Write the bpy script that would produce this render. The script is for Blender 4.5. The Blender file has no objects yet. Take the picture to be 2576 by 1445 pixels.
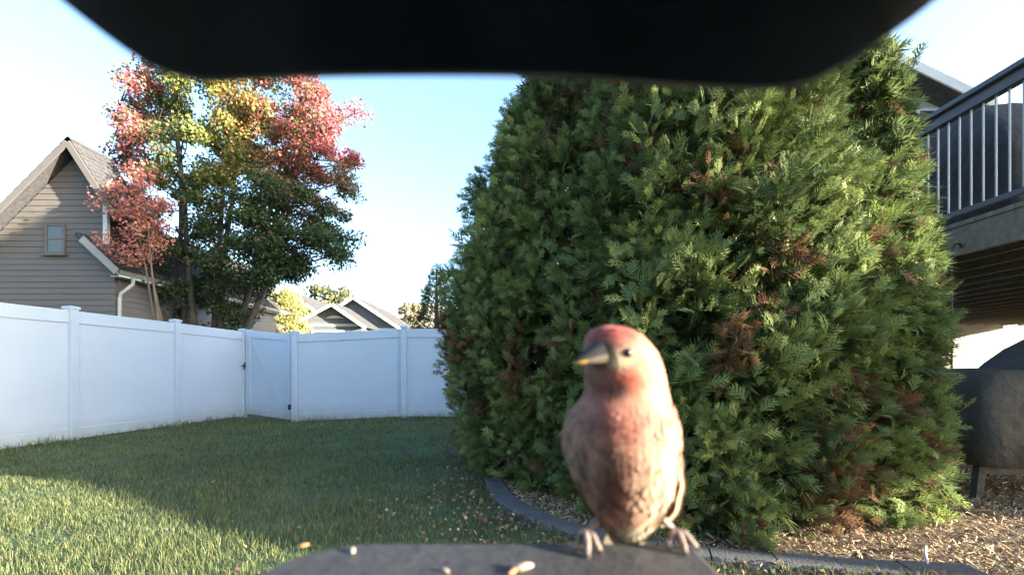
import bpy, bmesh, math, random
import numpy as np
from mathutils import Vector, Matrix

random.seed(7)
rng = np.random.default_rng(7)
SC = bpy.context.scene
COL = SC.collection
R = math.radians

# ------------------------------------------------------------------ camera
EYE = 0.95                                   # lens height above the lawn
FPX = 1180.0                                 # focal length in pixels of a 2576 px wide picture
cam_data = bpy.data.cameras.new('camera')
cam = bpy.data.objects.new('camera', cam_data)
COL.objects.link(cam)
cam.location = (0, 0, EYE)
cam.rotation_euler = (R(90), 0, 0)
cam_data.sensor_width = 36.0
cam_data.lens = 36.0 * FPX / 2576.0
cam_data.shift_y = (925 - 722.5) / 2576.0
cam_data.clip_start = 0.004
cam_data.clip_end = 500
cam_data.dof.use_dof = True
cam_data.dof.focus_distance = 4.5
cam_data.dof.aperture_fstop = 6.9
SC.camera = cam

# ------------------------------------------------------------------ sky, sun, exposure
SUN_AZ = -18.0                               # degrees from +X towards +Y
SUN_EL = 11.0
W = bpy.data.worlds.new('World'); SC.world = W; W.use_nodes = True
nt = W.node_tree
bg = nt.nodes['Background']
sky = nt.nodes.new('ShaderNodeTexSky')
sky.sky_type = 'NISHITA'; sky.sun_disc = False
sky.sun_elevation = R(SUN_EL); sky.sun_rotation = R(90 - SUN_AZ)
sky.air_density = 1.0; sky.dust_density = 3.2; sky.ozone_density = 2.5
nt.links.new(sky.outputs[0], bg.inputs[0])
bg.inputs[1].default_value = 0.122
sun = bpy.data.lights.new('sun', 'SUN')
sun.energy = 5.0; sun.angle = R(0.6); sun.color = (1.0, 0.90, 0.74)
sun_o = bpy.data.objects.new('sun', sun); COL.objects.link(sun_o)
SDIR = Vector((math.cos(R(SUN_EL)) * math.cos(R(SUN_AZ)), math.cos(R(SUN_EL)) * math.sin(R(SUN_AZ)), math.sin(R(SUN_EL))))
sun_o.rotation_euler = SDIR.to_track_quat('Z', 'Y').to_euler()
sun_o.location = SDIR * 60
SC.view_settings.view_transform = 'Standard'; SC.view_settings.look = 'None'
SC.view_settings.gamma = 1.0; SC.view_settings.use_curve_mapping = False
SC.view_settings.exposure = 3.05
SC.render.engine = 'CYCLES'
SC.cycles.max_bounces = 6; SC.cycles.diffuse_bounces = 4; SC.cycles.glossy_bounces = 3
SC.cycles.transmission_bounces = 4; SC.cycles.transparent_max_bounces = 6
SC.cycles.use_denoising = True

# ------------------------------------------------------------------ materials
def mat(name, color, rough=0.6, var=0.12, scale=6.0, bump=0.0, bscale=40.0, spec=0.4, metal=0.0, vcol=False, transl=0.0, detail=6.0, stretch=None, dist=0.01):
    m = bpy.data.materials.new(name); m.use_nodes = True
    n = m.node_tree; b = n.nodes['Principled BSDF']; L = n.links
    b.inputs['Roughness'].default_value = rough
    b.inputs['Metallic'].default_value = metal
    b.inputs['Specular IOR Level'].default_value = spec
    tc = n.nodes.new('ShaderNodeTexCoord')
    vec = tc.outputs['Object']
    if stretch:
        mp = n.nodes.new('ShaderNodeMapping'); mp.inputs['Scale'].default_value = stretch
        L.new(vec, mp.inputs[0]); vec = mp.outputs[0]
    nz = n.nodes.new('ShaderNodeTexNoise'); nz.inputs['Scale'].default_value = scale; nz.inputs['Detail'].default_value = detail
    L.new(vec, nz.inputs['Vector'])
    rmp = n.nodes.new('ShaderNodeMapRange')
    rmp.inputs['From Min'].default_value = 0.3; rmp.inputs['From Max'].default_value = 0.7
    rmp.inputs['To Min'].default_value = 1 - var; rmp.inputs['To Max'].default_value = 1 + var
    L.new(nz.outputs['Fac'], rmp.inputs['Value'])
    mul = n.nodes.new('ShaderNodeVectorMath'); mul.operation = 'SCALE'
    L.new(rmp.outputs[0], mul.inputs['Scale'])
    if vcol:
        a = n.nodes.new('ShaderNodeAttribute'); a.attribute_name = 'col'
        L.new(a.outputs['Color'], mul.inputs[0])
    else:
        mul.inputs[0].default_value = color[:3]
    L.new(mul.outputs[0], b.inputs['Base Color'])
    if bump:
        n2 = n.nodes.new('ShaderNodeTexNoise'); n2.inputs['Scale'].default_value = bscale; n2.inputs['Detail'].default_value = 8
        L.new(vec, n2.inputs['Vector'])
        bp = n.nodes.new('ShaderNodeBump'); bp.inputs['Strength'].default_value = bump; bp.inputs['Distance'].default_value = dist
        L.new(n2.outputs['Fac'], bp.inputs['Height']); L.new(bp.outputs[0], b.inputs['Normal'])
    if transl:
        t = n.nodes.new('ShaderNodeBsdfTranslucent'); L.new(mul.outputs[0], t.inputs['Color'])
        mx = n.nodes.new('ShaderNodeMixShader'); mx.inputs[0].default_value = transl
        out = n.nodes['Material Output']
        L.new(b.outputs[0], mx.inputs[1]); L.new(t.outputs[0], mx.inputs[2]); L.new(mx.outputs[0], out.inputs[0])
    return m

M = {}
M['vinyl'] = mat('white_vinyl', (.375, .455, .555), .32, .03, 2.0, .05, 6.0, .5)  # white vinyl; the blue of its shade is put into the base colour
def splash(m):
    n = m.node_tree; L = n.links; b = n.nodes['Principled BSDF']; src = b.inputs['Base Color'].links[0].from_socket
    tc = n.nodes.new('ShaderNodeTexCoord'); sx = n.nodes.new('ShaderNodeSeparateXYZ'); L.new(tc.outputs['Object'], sx.inputs[0])
    nz = n.nodes.new('ShaderNodeTexNoise'); nz.inputs['Scale'].default_value = 9; nz.inputs['Detail'].default_value = 8; L.new(tc.outputs['Object'], nz.inputs['Vector'])
    mr = n.nodes.new('ShaderNodeMapRange'); mr.inputs['From Min'].default_value = .30; mr.inputs['From Max'].default_value = -.02; L.new(sx.outputs['Z'], mr.inputs['Value'])
    mu = n.nodes.new('ShaderNodeMath'); mu.operation = 'MULTIPLY'; L.new(mr.outputs[0], mu.inputs[0]); L.new(nz.outputs['Fac'], mu.inputs[1])
    mx = n.nodes.new('ShaderNodeMix'); mx.data_type = 'RGBA'; L.new(mu.outputs[0], mx.inputs[0]); L.new(src, mx.inputs[6]); mx.inputs[7].default_value = (.22, .22, .15, 1)
    L.new(mx.outputs[2], b.inputs['Base Color'])
splash(M['vinyl'])
M['dark_metal'] = mat('dark_metal', (.03, .03, .032), .4, .2, 30)
M['lawn'] = mat('lawn_soil', (.045, .075, .028), .95, .35, 3.0, .6, 60)
M['grass'] = mat('grass_blades', None, .6, .10, 1.5, vcol=True, transl=.33, spec=.25)
M['mulch_bed'] = mat('mulch_bed', (.12, .075, .042), .95, .4, 12, .8, 50)
M['chips'] = mat('mulch_chips', None, .8, .15, 30, vcol=True, spec=.15)
M['concrete'] = mat('edging_concrete', (.080, .080, .079), .9, .16, 14, .5, 90, spec=.2)
M['cedar'] = mat('arborvitae_foliage', None, .7, .08, 4, vcol=True, transl=.28, spec=.15)
M['leaf'] = mat('maple_leaves', None, .55, .08, 4, vcol=True, transl=.4, spec=.3)
M['fallen'] = mat('fallen_leaf', None, .7, .12, 40, vcol=True, transl=.15, spec=.2)
M['bark'] = mat('bark', (.12, .09, .065), .9, .35, 10, .8, 30, stretch=(1, 1, .25))
M['bark_grey'] = mat('grey_bark', (.085, .072, .06), .9, .3, 10, .8, 30, stretch=(1, 1, .25))
M['taupe'] = mat('taupe_siding', (.105, .096, .091), .6, .06, 2.0, .15, 30)
M['bluegrey'] = mat('blue_grey_siding', (.14, .145, .16), .6, .05, 2.0, .15, 30)
M['trim'] = mat('white_trim', (.62, .62, .60), .5, .04, 5)
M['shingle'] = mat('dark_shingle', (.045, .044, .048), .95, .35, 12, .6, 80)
M['shingle_brown'] = mat('grey_shingle', (.055, .055, .058), .95, .25, 9, .6, 80)
M['gutter'] = mat('gutter_paint', (.27, .26, .25), .45, .05, 5)
M['downspout'] = mat('downspout_paint', (.40, .43, .42), .45, .05, 5)
M['glass'] = mat('window_glass', (.05, .055, .06), .06, .1, 1, spec=.8)
M['sage'] = mat('sage_siding', (.14, .155, .165), .7, .05, 2, .1, 30)
M['tan'] = mat('tan_siding', (.46, .41, .33), .65, .06, 2, .15, 30)
M['rail'] = mat('dark_rail', (.075, .08, .095), .45, .12, 8)
M['baluster'] = mat('grey_baluster', (.34, .34, .35), .35, .08, 8, spec=.6)
M['deckwood'] = mat('deck_wood', (.20, .165, .12), .8, .22, 5, .3, 40, stretch=(.3, 4, 4))
M['cover'] = mat('dark_cover', (.020, .0205, .020), .75, .25, 5, .7, 9, dist=.05)
M['cover_brown'] = mat('brown_cover', (.055, .050, .042), .8, .25, 5, .7, 9, dist=.05)
M['black'] = mat('black_plastic', (.15, .165, .20), .6, .6, 14, .15, 60, spec=.45)
M['tray'] = mat('grey_tray_plastic', (.030, .0297, .0305), .62, .14, 30, .15, 120, spec=.35)
M['plumage'] = mat('plumage', None, .85, .10, 240, .5, 900, vcol=True, spec=.12, dist=.0008)
M['beak'] = mat('beak_horn', None, .75, .1, 200, vcol=True, spec=.12)
M['eye'] = mat('eye_black', (.008, .006, .005), .08, .05, 10, spec=.9)
M['leg'] = mat('leg_skin', (.15, .115, .10), .6, .2, 500, .4, 800)
M['seed'] = mat('seed_hull', (.30, .26, .20), .6, .2, 300)
M['seed_dark'] = mat('seed_orange', (.30, .15, .06), .6, .2, 300)
M['cable'] = mat('white_cable', (.38, .37, .35), .5, .1, 20)

# ------------------------------------------------------------------ helpers
def tag(o, label=None, cat=None, group=None, kind=None):
    if label: o['label'] = label
    if cat: o['category'] = cat
    if group: o['group'] = group
    if kind: o['kind'] = kind
    return o

def empty(name, loc=(0, 0, 0), rz=0):
    o = bpy.data.objects.new(name, None); COL.objects.link(o)
    o.location = loc; o.rotation_euler = (0, 0, rz); o.empty_display_size = .1
    return o

def link(name, me, m, parent=None, loc=None):
    if m is not None and len(me.materials) == 0: me.materials.append(m)
    o = bpy.data.objects.new(name, me); COL.objects.link(o)
    if parent is not None: o.parent = parent
    if loc is not None: o.location = loc
    return o

def mesh_np(name, V, F, C=None, smooth=False):
    """V (n,3); F (m,k) all faces of one size; C (n,3) vertex colours"""
    me = bpy.data.meshes.new(name)
    V = np.asarray(V, dtype=np.float32); F = np.asarray(F, dtype=np.int32)
    k = F.shape[1]
    me.vertices.add(len(V)); me.vertices.foreach_set('co', V.ravel())
    me.loops.add(F.size); me.loops.foreach_set('vertex_index', F.ravel())
    me.polygons.add(len(F))
    me.polygons.foreach_set('loop_start', np.arange(0, F.size, k, dtype=np.int32))
    me.polygons.foreach_set('loop_total', np.full(len(F), k, dtype=np.int32))
    if smooth: me.polygons.foreach_set('use_smooth', np.ones(len(F), dtype=bool))
    me.update(calc_edges=True); me.validate()
    if C is not None:
        a = me.color_attributes.new('col', 'FLOAT_COLOR', 'POINT')
        a.data.foreach_set('color', np.c_[C, np.ones(len(C))].astype(np.float32).ravel())
    return me

class MB:
    """collects simple solids into one mesh"""
    def __init__(s): s.v = []; s.f = []
    def add(s, vs, fs):
        b = len(s.v); s.v += [tuple(v) for v in vs]; s.f += [tuple(i + b for i in f) for f in fs]; return s
    def box(s, a, b):
        (x0, y0, z0), (x1, y1, z1) = a, b
        return s.hexa([(x0, y0, z0), (x1, y0, z0), (x1, y1, z0), (x0, y1, z0), (x0, y0, z1), (x1, y0, z1), (x1, y1, z1), (x0, y1, z1)])
    def hexa(s, p):
        return s.add(p, [(0, 3, 2, 1), (4, 5, 6, 7), (0, 1, 5, 4), (1, 2, 6, 5), (2, 3, 7, 6), (3, 0, 4, 7)])
    def prism(s, poly, off):
        """poly: list of 3D points (a planar outline), extruded by vector off"""
        n = len(poly); off = Vector(off)
        vs = [Vector(p) for p in poly] + [Vector(p) + off for p in poly]
        fs = [tuple(range(n))[::-1], tuple(range(n, 2 * n))] + [(i, (i + 1) % n, n + (i + 1) % n, n + i) for i in range(n)]
        return s.add(vs, fs)
    def bar(s, a, b, w, h, up=(0, 0, 1)):
        a, b = Vector(a), Vector(b); d = (b - a).normalized(); up = Vector(up)
        if abs(d.dot(up)) > .98: up = Vector((0, 1, 0))
        x = d.cross(up).normalized() * (w / 2); y = x.cross(d).normalized() * (h / 2)
        return s.hexa([a - x - y, a + x - y, b + x - y, b - x - y, a - x + y, a + x + y, b + x + y, b - x + y])
    def tube(s, pts, rad, n=8, cap=True):
        pts = [Vector(p) for p in pts]
        if not hasattr(rad, '__len__'): rad = [rad] * len(pts)
        b = len(s.v); ref = Vector((.31, .77, .55)).normalized()
        for i, p in enumerate(pts):
            d = (pts[min(i + 1, len(pts) - 1)] - pts[max(i - 1, 0)]).normalized()
            x = d.cross(ref)
            if x.length < .05: x = d.cross(Vector((1, 0, 0)))
            x.normalize(); y = d.cross(x)
            for k in range(n):
                a = 2 * math.pi * k / n
                s.v.append(tuple(p + (x * math.cos(a) + y * math.sin(a)) * rad[i]))
        for i in range(len(pts) - 1):
            for k in range(n):
                s.f.append((b + i * n + k, b + i * n + (k + 1) % n, b + (i + 1) * n + (k + 1) % n, b + (i + 1) * n + k))
        if cap:
            s.f.append(tuple(b + k for k in range(n))[::-1]); s.f.append(tuple(b + (len(pts) - 1) * n + k for k in range(n)))
        return s
    def mesh(s, name, smooth=False, bevel=0.0):
        me = bpy.data.meshes.new(name); me.from_pydata(s.v, [], s.f); me.update()
        bm = bmesh.new(); bm.from_mesh(me)
        bmesh.ops.recalc_face_normals(bm, faces=bm.faces)
        if bevel:
            bmesh.ops.bevel(bm, geom=list(bm.edges), offset=bevel, segments=2, affect='EDGES', profile=.5)
        if smooth:
            for f in bm.faces: f.smooth = True
        bm.to_mesh(me); bm.free()
        return me
    def build(s, name, m, parent=None, smooth=False, bevel=0.0):
        return link(name, s.mesh(name, smooth, bevel), m, parent)

def noise3(p, seed=0):
    """cheap smooth value noise for numpy points (n,3)"""
    r = np.random.default_rng(seed)
    out = np.zeros(len(p))
    for k in range(5):
        d = r.normal(size=3); d /= np.linalg.norm(d)
        out += np.sin(p @ d * (1.0 + .55 * k) + r.uniform(0, 6.28)) / (1 + .3 * k)
    return out / 2.6

def in_poly(x, y, poly):
    inside = np.zeros(len(x), bool); n = len(poly); j = n - 1
    for i in range(n):
        xi, yi = poly[i]; xj, yj = poly[j]
        c = ((yi > y) != (yj > y)) & (x < (xj - xi) * (y - yi) / (yj - yi + 1e-12) + xi)
        inside ^= c; j = i
    return inside

def lawn_z(x, y):
    return -0.095 * np.exp(-((x + 4.16) ** 2 + (y - 9.0) ** 2) / (2 * .8 ** 2))

# ------------------------------------------------------------------ ground
def ground():
    xs = np.concatenate([[-120, -60, -30, -20], np.linspace(-14, 6, 81), [9, 14, 25, 60, 120]])
    ys = np.concatenate([[-60, -20, -8], np.linspace(-2, 14, 65), [18, 25, 40, 80, 160]])
    X, Y = np.meshgrid(xs, ys); n, m = X.shape
    V = np.c_[X.ravel(), Y.ravel(), lawn_z(X, Y).ravel()]
    i = np.arange(n * m).reshape(n, m)
    F = np.c_[i[:-1, :-1].ravel(), i[:-1, 1:].ravel(), i[1:, 1:].ravel(), i[1:, :-1].ravel()]
    tag(link('lawn', mesh_np('lawn', V, F, smooth=True), M['lawn']), kind='structure', label='mown green lawn, half in shade')
ground()

KERB = [(.55, 6.6), (.12, 5.8), (-.12, 4.9), (-.17, 4.2), (-.08, 3.45), (.10, 3.0), (.36, 2.68), (.82, 2.38), (1.5, 2.2), (2.1, 2.11)]
BED = KERB + [(2.6, 2.0), (3.0, 1.7), (3.2, 1.2), (12, 1.0), (12, 10.9), (.55, 10.9)]

def spline(pts, n):
    P = [Vector(p) for p in pts]; out = []
    for i in range(len(P) - 1):
        p0 = P[max(i - 1, 0)]; p1 = P[i]; p2 = P[i + 1]; p3 = P[min(i + 2, len(P) - 1)]
        for k in range(n):
            t = k / n
            out.append(.5 * ((2 * p1) + (p2 - p0) * t + (2 * p0 - 5 * p1 + 4 * p2 - p3) * t * t + (3 * p1 - p0 - 3 * p2 + p3) * t ** 3))
    out.append(P[-1]); return out

def bed_sheet():
    bm = bmesh.new()
    vs = [bm.verts.new((x, y, .006)) for x, y in BED]
    f = bm.faces.new(vs); bmesh.ops.triangulate(bm, faces=[f])
    me = bpy.data.meshes.new('mulch_bed'); bm.to_mesh(me); bm.free()
    tag(link('mulch_bed', me, M['mulch_bed']), kind='structure', label='brown mulch bed under the arborvitae')
bed_sheet()

def edging():
    root = empty('garden_edging', (-.1, 3.4, 0))
    tag(root, 'curved grey concrete edging along the mulch bed', kind='structure')
    line = spline([(x, y, 0) for x, y in KERB], 30)
    acc = [0]
    for a, b in zip(line, line[1:]): acc.append(acc[-1] + (b - a).length)
    def at(s):
        k = min(max(int(np.searchsorted(acc, s)), 1), len(line) - 1)
        t = (s - acc[k - 1]) / (acc[k] - acc[k - 1]); p = line[k - 1].lerp(line[k], t)
        d = (line[k] - line[k - 1]).normalized(); return p, Vector((d.y, -d.x, 0))
    s, tot = 0.0, acc[-1]
    while s < tot - .1:
        ln = random.uniform(.25, .31); e = min(s + ln, tot)
        mb = MB(); N = 4; top = .045 + random.uniform(-.004, .004); w = .075
        sec = []
        for k in range(N + 1):
            p, nrm = at(s + (e - s - .006) * k / N)
            for (u, z) in ((-w, -.03), (-w, top - .012), (-w + .012, top), (w - .012, top), (w, top - .012), (w, -.03)):
                sec.append(p + nrm * u + Vector((0, 0, z)) - root.location)
        fs = []
        for k in range(N):
            for q in range(5): fs.append((k * 6 + q, k * 6 + q + 1, (k + 1) * 6 + q + 1, (k + 1) * 6 + q))
        fs += [tuple(range(6)), tuple(N * 6 + q for q in range(6))[::-1]]
        mb.add(sec, fs); mb.build('edging_block', M['concrete'], root)
        s = e
edging()
KERB_LINE = np.array([(p.x, p.y) for p in spline([(x, y, 0) for x, y in KERB], 12)])

def kerb_dist(x, y):
    d = np.full(len(x), 9.0)
    for kx, ky in KERB_LINE: d = np.minimum(d, np.hypot(x - kx, y - ky))
    return d

def grass():
    Vs, Fs, Cs = [], [], []
    base = 0
    zones = [(1.3, 2.6, 6500, .044, .0028), (2.6, 3.6, 6500, .042, .003), (3.6, 5.2, 4200, .042, .0042), (5.2, 7.2, 1900, .042, .006), (7.2, 9.4, 1100, .05, .008)]
    for (y0, y1, dens, h, w) in zones:
        x0, x1 = -1.12 * y1 - .3, 3.2
        x0 = max(x0, -6.6)
        n = int((x1 - x0) * (y1 - y0) * dens)
        x = rng.uniform(x0, x1, n); y = rng.uniform(y0, y1, n)
        fence_x = -5.30 - (9.37 - y) * .124
        keep = (~in_poly(x, y, BED)) & (kerb_dist(x, y) > .085) & (x > fence_x - .05) & (y < 9.0) & (x > -1.15 * y - .3) & (x < 1.15 * y + .3)
        clump = noise3(np.c_[x * 5, y * 5, 0 * x], 3) + .6 * noise3(np.c_[x * 17, y * 17, 0 * x], 4)
        keep &= rng.uniform(-1.6, 1.2, n) < clump + .9
        x, y, clump = x[keep], y[keep], clump[keep]; n = len(x)
        kd = kerb_dist(x, y)
        hh = h * rng.uniform(.40, 1.3, n) * (1 + .32 * clump) * np.where(kd < .16, 1.5, 1.0) * np.where((x - fence_x[keep] < .14) | (y > 8.8), rng.uniform(1.0, 2.6, n), 1.0)
        az = rng.uniform(0, 2 * np.pi, n); lean = rng.uniform(.1, .95, n) * hh
        dx, dy = np.cos(az) * lean, np.sin(az) * lean
        fa = az + np.pi / 2 + rng.normal(0, .5, n)
        wx, wy = np.cos(fa) * w / 2, np.sin(fa) * w / 2
        z0 = lawn_z(x, y) - .003
        P = np.zeros((n, 5, 3))
        P[:, 0] = np.c_[x - wx, y - wy, z0]; P[:, 1] = np.c_[x + wx, y + wy, z0]
        P[:, 2] = np.c_[x - wx * .8 + dx * .35, y - wy * .8 + dy * .35, z0 + hh * .6]
        P[:, 3] = np.c_[x + wx * .8 + dx * .35, y + wy * .8 + dy * .35, z0 + hh * .6]
        P[:, 4] = np.c_[x + dx, y + dy, z0 + hh * .95]
        T = np.array([(0, 1, 3), (0, 3, 2), (2, 3, 4)])
        F = (np.arange(n)[:, None, None] * 5 + T[None]).reshape(-1, 3) + base
        g = rng.uniform(0, 1, n) ** 1.3
        big = noise3(np.c_[x * 1.1, y * 1.1, 0 * x], 9)[:, None]
        c = np.array([.044, .072, .028]) * (1 - g[:, None]) + np.array([.20, .215, .085]) * g[:, None]
        c *= 1 + .18 * big
        dry = rng.uniform(0, 1, n) < .05 + .10 * np.clip(1 - kd / .6, 0, 1)
        c[dry] = np.array([.26, .22, .11]) * rng.uniform(.6, 1.1, (dry.sum(), 1))
        Vs.append(P.reshape(-1, 3)); Fs.append(F); Cs.append(np.repeat(c, 5, axis=0)); base += n * 5
    o = link('grass', mesh_np('grass', np.concatenate(Vs), np.concatenate(Fs), np.concatenate(Cs)), M['grass'])
    tag(o, kind='stuff', label='short mown lawn grass')
grass()

def leaf_cloud(pos, size, col, up=.2, tilt=None, seed=1):
    """folded kite leaves, 4 verts / 2 tris each, at pos (n,3)"""
    r = np.random.default_rng(seed); n = len(pos)
    d = r.normal(size=(n, 3)); d[:, 2] -= up; d /= np.linalg.norm(d, axis=1)[:, None]
    q = r.normal(size=(n, 3))
    if tilt is not None: q = q * .35 + np.array([0, 0, 1.0]) * tilt
    s = np.cross(d, q); s /= np.linalg.norm(s, axis=1)[:, None] + 1e-9
    nn = np.cross(s, d); sz = (size * r.uniform(.65, 1.3, n))[:, None]
    P = np.zeros((n, 4, 3))
    P[:, 0] = pos; P[:, 1] = pos + d * sz * .5 + s * sz * .42 + nn * sz * .12
    P[:, 2] = pos + d * sz; P[:, 3] = pos + d * sz * .5 - s * sz * .42 + nn * sz * .12
    F = (np.arange(n)[:, None, None] * 4 + np.array([(0, 1, 2), (0, 2, 3)])[None]).reshape(-1, 3)
    return P.reshape(-1, 3), F, np.repeat(col, 4, axis=0)

def litter():
    n = 1700
    s = rng.uniform(0, 1, n)
    k = (s * (len(KERB_LINE) - 1)).astype(int)
    base = KERB_LINE[k]
    off = -np.abs(rng.normal(0, .42, n)) - .08
    x = base[:, 0] + off * rng.uniform(.5, 1, n); y = base[:, 1] + off * rng.uniform(.1, .9, n)
    x2 = rng.uniform(-5.5, 0, 150); y2 = rng.uniform(2.4, 8.6, 150)
    x = np.r_[x, x2]; y = np.r_[y, y2]
    keep = ~in_poly(x, y, BED) & (x > -5.3) & (kerb_dist(x, y) > .03); x, y = x[keep], y[keep]; n = len(x)
    c = np.array([.15, .095, .05]) * rng.uniform(.4, 1.4, (n, 1)) + rng.uniform(0, .04, (n, 3))
    pale = rng.uniform(0, 1, n) < .08; c[pale] = np.array([.34, .27, .18])
    V, F, C = leaf_cloud(np.c_[x, y, lawn_z(x, y) + rng.uniform(.022, .045, n)], .027, c, up=0, tilt=1.2, seed=5)
    tag(link('fallen_leaves', mesh_np('fallen_leaves', V, F, C), M['fallen']), kind='stuff', label='dry brown leaves scattered on the lawn by the edging')
litter()

def mulch():
    n = 95000
    y = rng.uniform(1.0, 5.2, n) ** 1.0; x = rng.uniform(-.2, 5.4, n)
    keep = in_poly(x, y, BED) & (kerb_dist(x, y) > .07) & (x < 1.2 * y + .3)
    sp = (kerb_dist(x, y) < .10) & (rng.uniform(0, 1, n) < .2)
    keep |= (sp & (x > 1.6))
    x, y = x[keep], y[keep]; n = len(x)
    L = .008 + .05 * rng.uniform(0, 1, n) ** 1.8; w = rng.uniform(.0010, .0042, n)
    az = rng.uniform(0, 2 * np.pi, n); el = rng.normal(0.15, .45, n)
    d = np.c_[np.cos(az) * np.cos(el), np.sin(az) * np.cos(el), np.sin(el)]
    s = np.c_[-np.sin(az), np.cos(az), rng.normal(0, .5, n)]; s /= np.linalg.norm(s, axis=1)[:, None]
    p = np.c_[x, y, rng.uniform(.008, .04, n)]
    P = np.zeros((n, 4, 3))
    a = d * (L / 2)[:, None]; b = s * w[:, None]
    nn = np.cross(d, s) * (w * .6)[:, None]
    P[:, 0] = p - a - b; P[:, 1] = p + a - b * .4; P[:, 2] = p + a * .9 + b; P[:, 3] = p - a * .9 + b + nn
    F = np.arange(n * 4).reshape(-1, 4)
    g = rng.uniform(0, 1, (n, 1))
    c = np.array([.24, .14, .07]) * (1 - g) + np.array([.72, .56, .34]) * g
    c *= rng.uniform(.35, 1.1, (n, 1))
    tag(link('mulch_chips', mesh_np('mulch_chips', P.reshape(-1, 3), F, np.repeat(c, 4, axis=0)), M['chips']), kind='stuff', label='straw coloured mulch chips and dry needles')
mulch()

# ------------------------------------------------------------------ white vinyl fence
FENCE_G = 'white vinyl fence along the yard'
def post(parent, x, y, h=1.77, w=.11):
    z = float(lawn_z(np.float64(x), np.float64(y)))
    o = MB().box((-w / 2, -w / 2, z - .1), (w / 2, w / 2, z + h - .045)).build('post', M['vinyl'], parent, bevel=.006)
    o.location = (x - parent.location.x, y - parent.location.y, 0)
    c = w / 2 + .012
    top = z + h
    MB().add([(-c, -c, top - .05), (c, -c, top - .05), (c, c, top - .05), (-c, c, top - .05), (-c, -c, top - .02), (c, -c, top - .02), (c, c, top - .02), (-c, c, top - .02), (0, 0, top)],
             [(3, 2, 1, 0), (0, 1, 5, 4), (1, 2, 6, 5), (2, 3, 7, 6), (3, 0, 4, 7), (4, 5, 8), (5, 6, 8), (6, 7, 8), (7, 4, 8)]).build('cap', M['vinyl'], o, bevel=.003)
    return o

def section(parent, a, b, top=1.70, gap=.02, w=.11, names=('top_rail', 'panel', 'bottom_rail'), th=.05):
    """one fence bay between the post centres a and b; follows the ground"""
    A, B = Vector((a[0], a[1], 0)), Vector((b[0], b[1], 0)); d = (B - A).normalized()
    A2, B2 = A + d * (w / 2 - .004), B - d * (w / 2 - .004); n = Vector((d.y, -d.x, 0))
    za, zb = float(lawn_z(np.float64(a[0]), np.float64(a[1]))), float(lawn_z(np.float64(b[0]), np.float64(b[1])))
    loc = parent.location
    def slab(z0, z1, t, name, bev):
        mb = MB(); o = n * t / 2
        p = []
        for z in (z0, z1):
            p += [A2 - o + Vector((0, 0, za + z)) - loc, B2 - o + Vector((0, 0, zb + z)) - loc, B2 + o + Vector((0, 0, zb + z)) - loc, A2 + o + Vector((0, 0, za + z)) - loc]
        mb.hexa(p); return mb.build(name, M['vinyl'], parent, bevel=bev)
    slab(top - .165, top, th, names[0], .006)
    slab(gap + .14, top - .16, th * .45, names[1], 0)
    slab(gap, gap + .145, th, names[2], .006)

PA0, PA, PB, PC = (-5.98, 4.55), (-5.77, 6.14), (-5.55, 7.74), (-5.37, 9.37)
PD, PE, PF, PG, PH = (-4.16, 9.0), (-2.06, 8.95), (.10, 8.95), (2.2, 8.95), (3.6, 8.95)
fl = empty('side_fence', (PA[0], PA[1], 0))
tag(fl, 'white vinyl privacy fence running along the left of the lawn, below the taupe house', 'fence', FENCE_G)
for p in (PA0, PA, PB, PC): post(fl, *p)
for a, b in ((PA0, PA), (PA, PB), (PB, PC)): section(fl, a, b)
fb = empty('back_fence', (PE[0], PE[1], 0))
tag(fb, 'white vinyl privacy fence across the back, right of the gate, partly behind the arborvitae', 'fence', FENCE_G)
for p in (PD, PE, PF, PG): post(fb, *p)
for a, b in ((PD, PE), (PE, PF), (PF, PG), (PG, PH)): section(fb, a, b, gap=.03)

def gate():
    a, b = Vector((PC[0] + .085, PC[1] - .03, 0)), Vector((PD[0] - .075, PD[1] + .02, 0))
    root = empty('gate', a); tag(root, 'white vinyl gate with black latch between the side fence and back fence', 'gate')
    ang = math.atan2(b.y - a.y, b.x - a.x); root.rotation_euler = (0, 0, ang); L = (b - a).length
    z1 = float(lawn_z(np.float64(b.x), np.float64(b.y)))
    def sl(x0, x1, z0, z1_, t, name, m=M['vinyl'], bev=.005, y=0):
        k = lambda x: z1 * x / L
        return MB().hexa([(x0, y - t / 2, z0 + k(x0)), (x1, y - t / 2, z0 + k(x1)), (x1, y + t / 2, z0 + k(x1)), (x0, y + t / 2, z0 + k(x0)),
                          (x0, y - t / 2, z1_ + k(x0)), (x1, y - t / 2, z1_ + k(x1)), (x1, y + t / 2, z1_ + k(x1)), (x0, y + t / 2, z1_ + k(x0))]).build(name, m, root, bevel=bev)
    sl(0, .12, .05, 1.72, .06, 'stile'); sl(L - .12, L, .05, 1.72, .06, 'stile')
    sl(.12, L - .12, 1.56, 1.70, .05, 'top_rail'); sl(.12, L - .12, .05, .19, .05, 'bottom_rail')
    sl(.12, L - .12, .18, 1.57, .02, 'panel', bev=0)
    MB().bar((.14, -.017, 1.5), (L - .16, -.017, .22 + z1), .007, .07, up=(0, 0, 1)).build('brace', M['vinyl'], root)
    MB().box((-.055, -.06, .98), (.02, -.032, 1.01)).box((-.02, -.05, .93), (0, -.032, 1.06)).build('latch', M['dark_metal'], root)
    for z in (.3, 1.45):
        MB().box((L - .05, -.045, z + z1 - .05), (L + .02, -.031, z + z1 + .05)).build('hinge', M['dark_metal'] if z < 1 else M['vinyl'], root)
gate()

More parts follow.
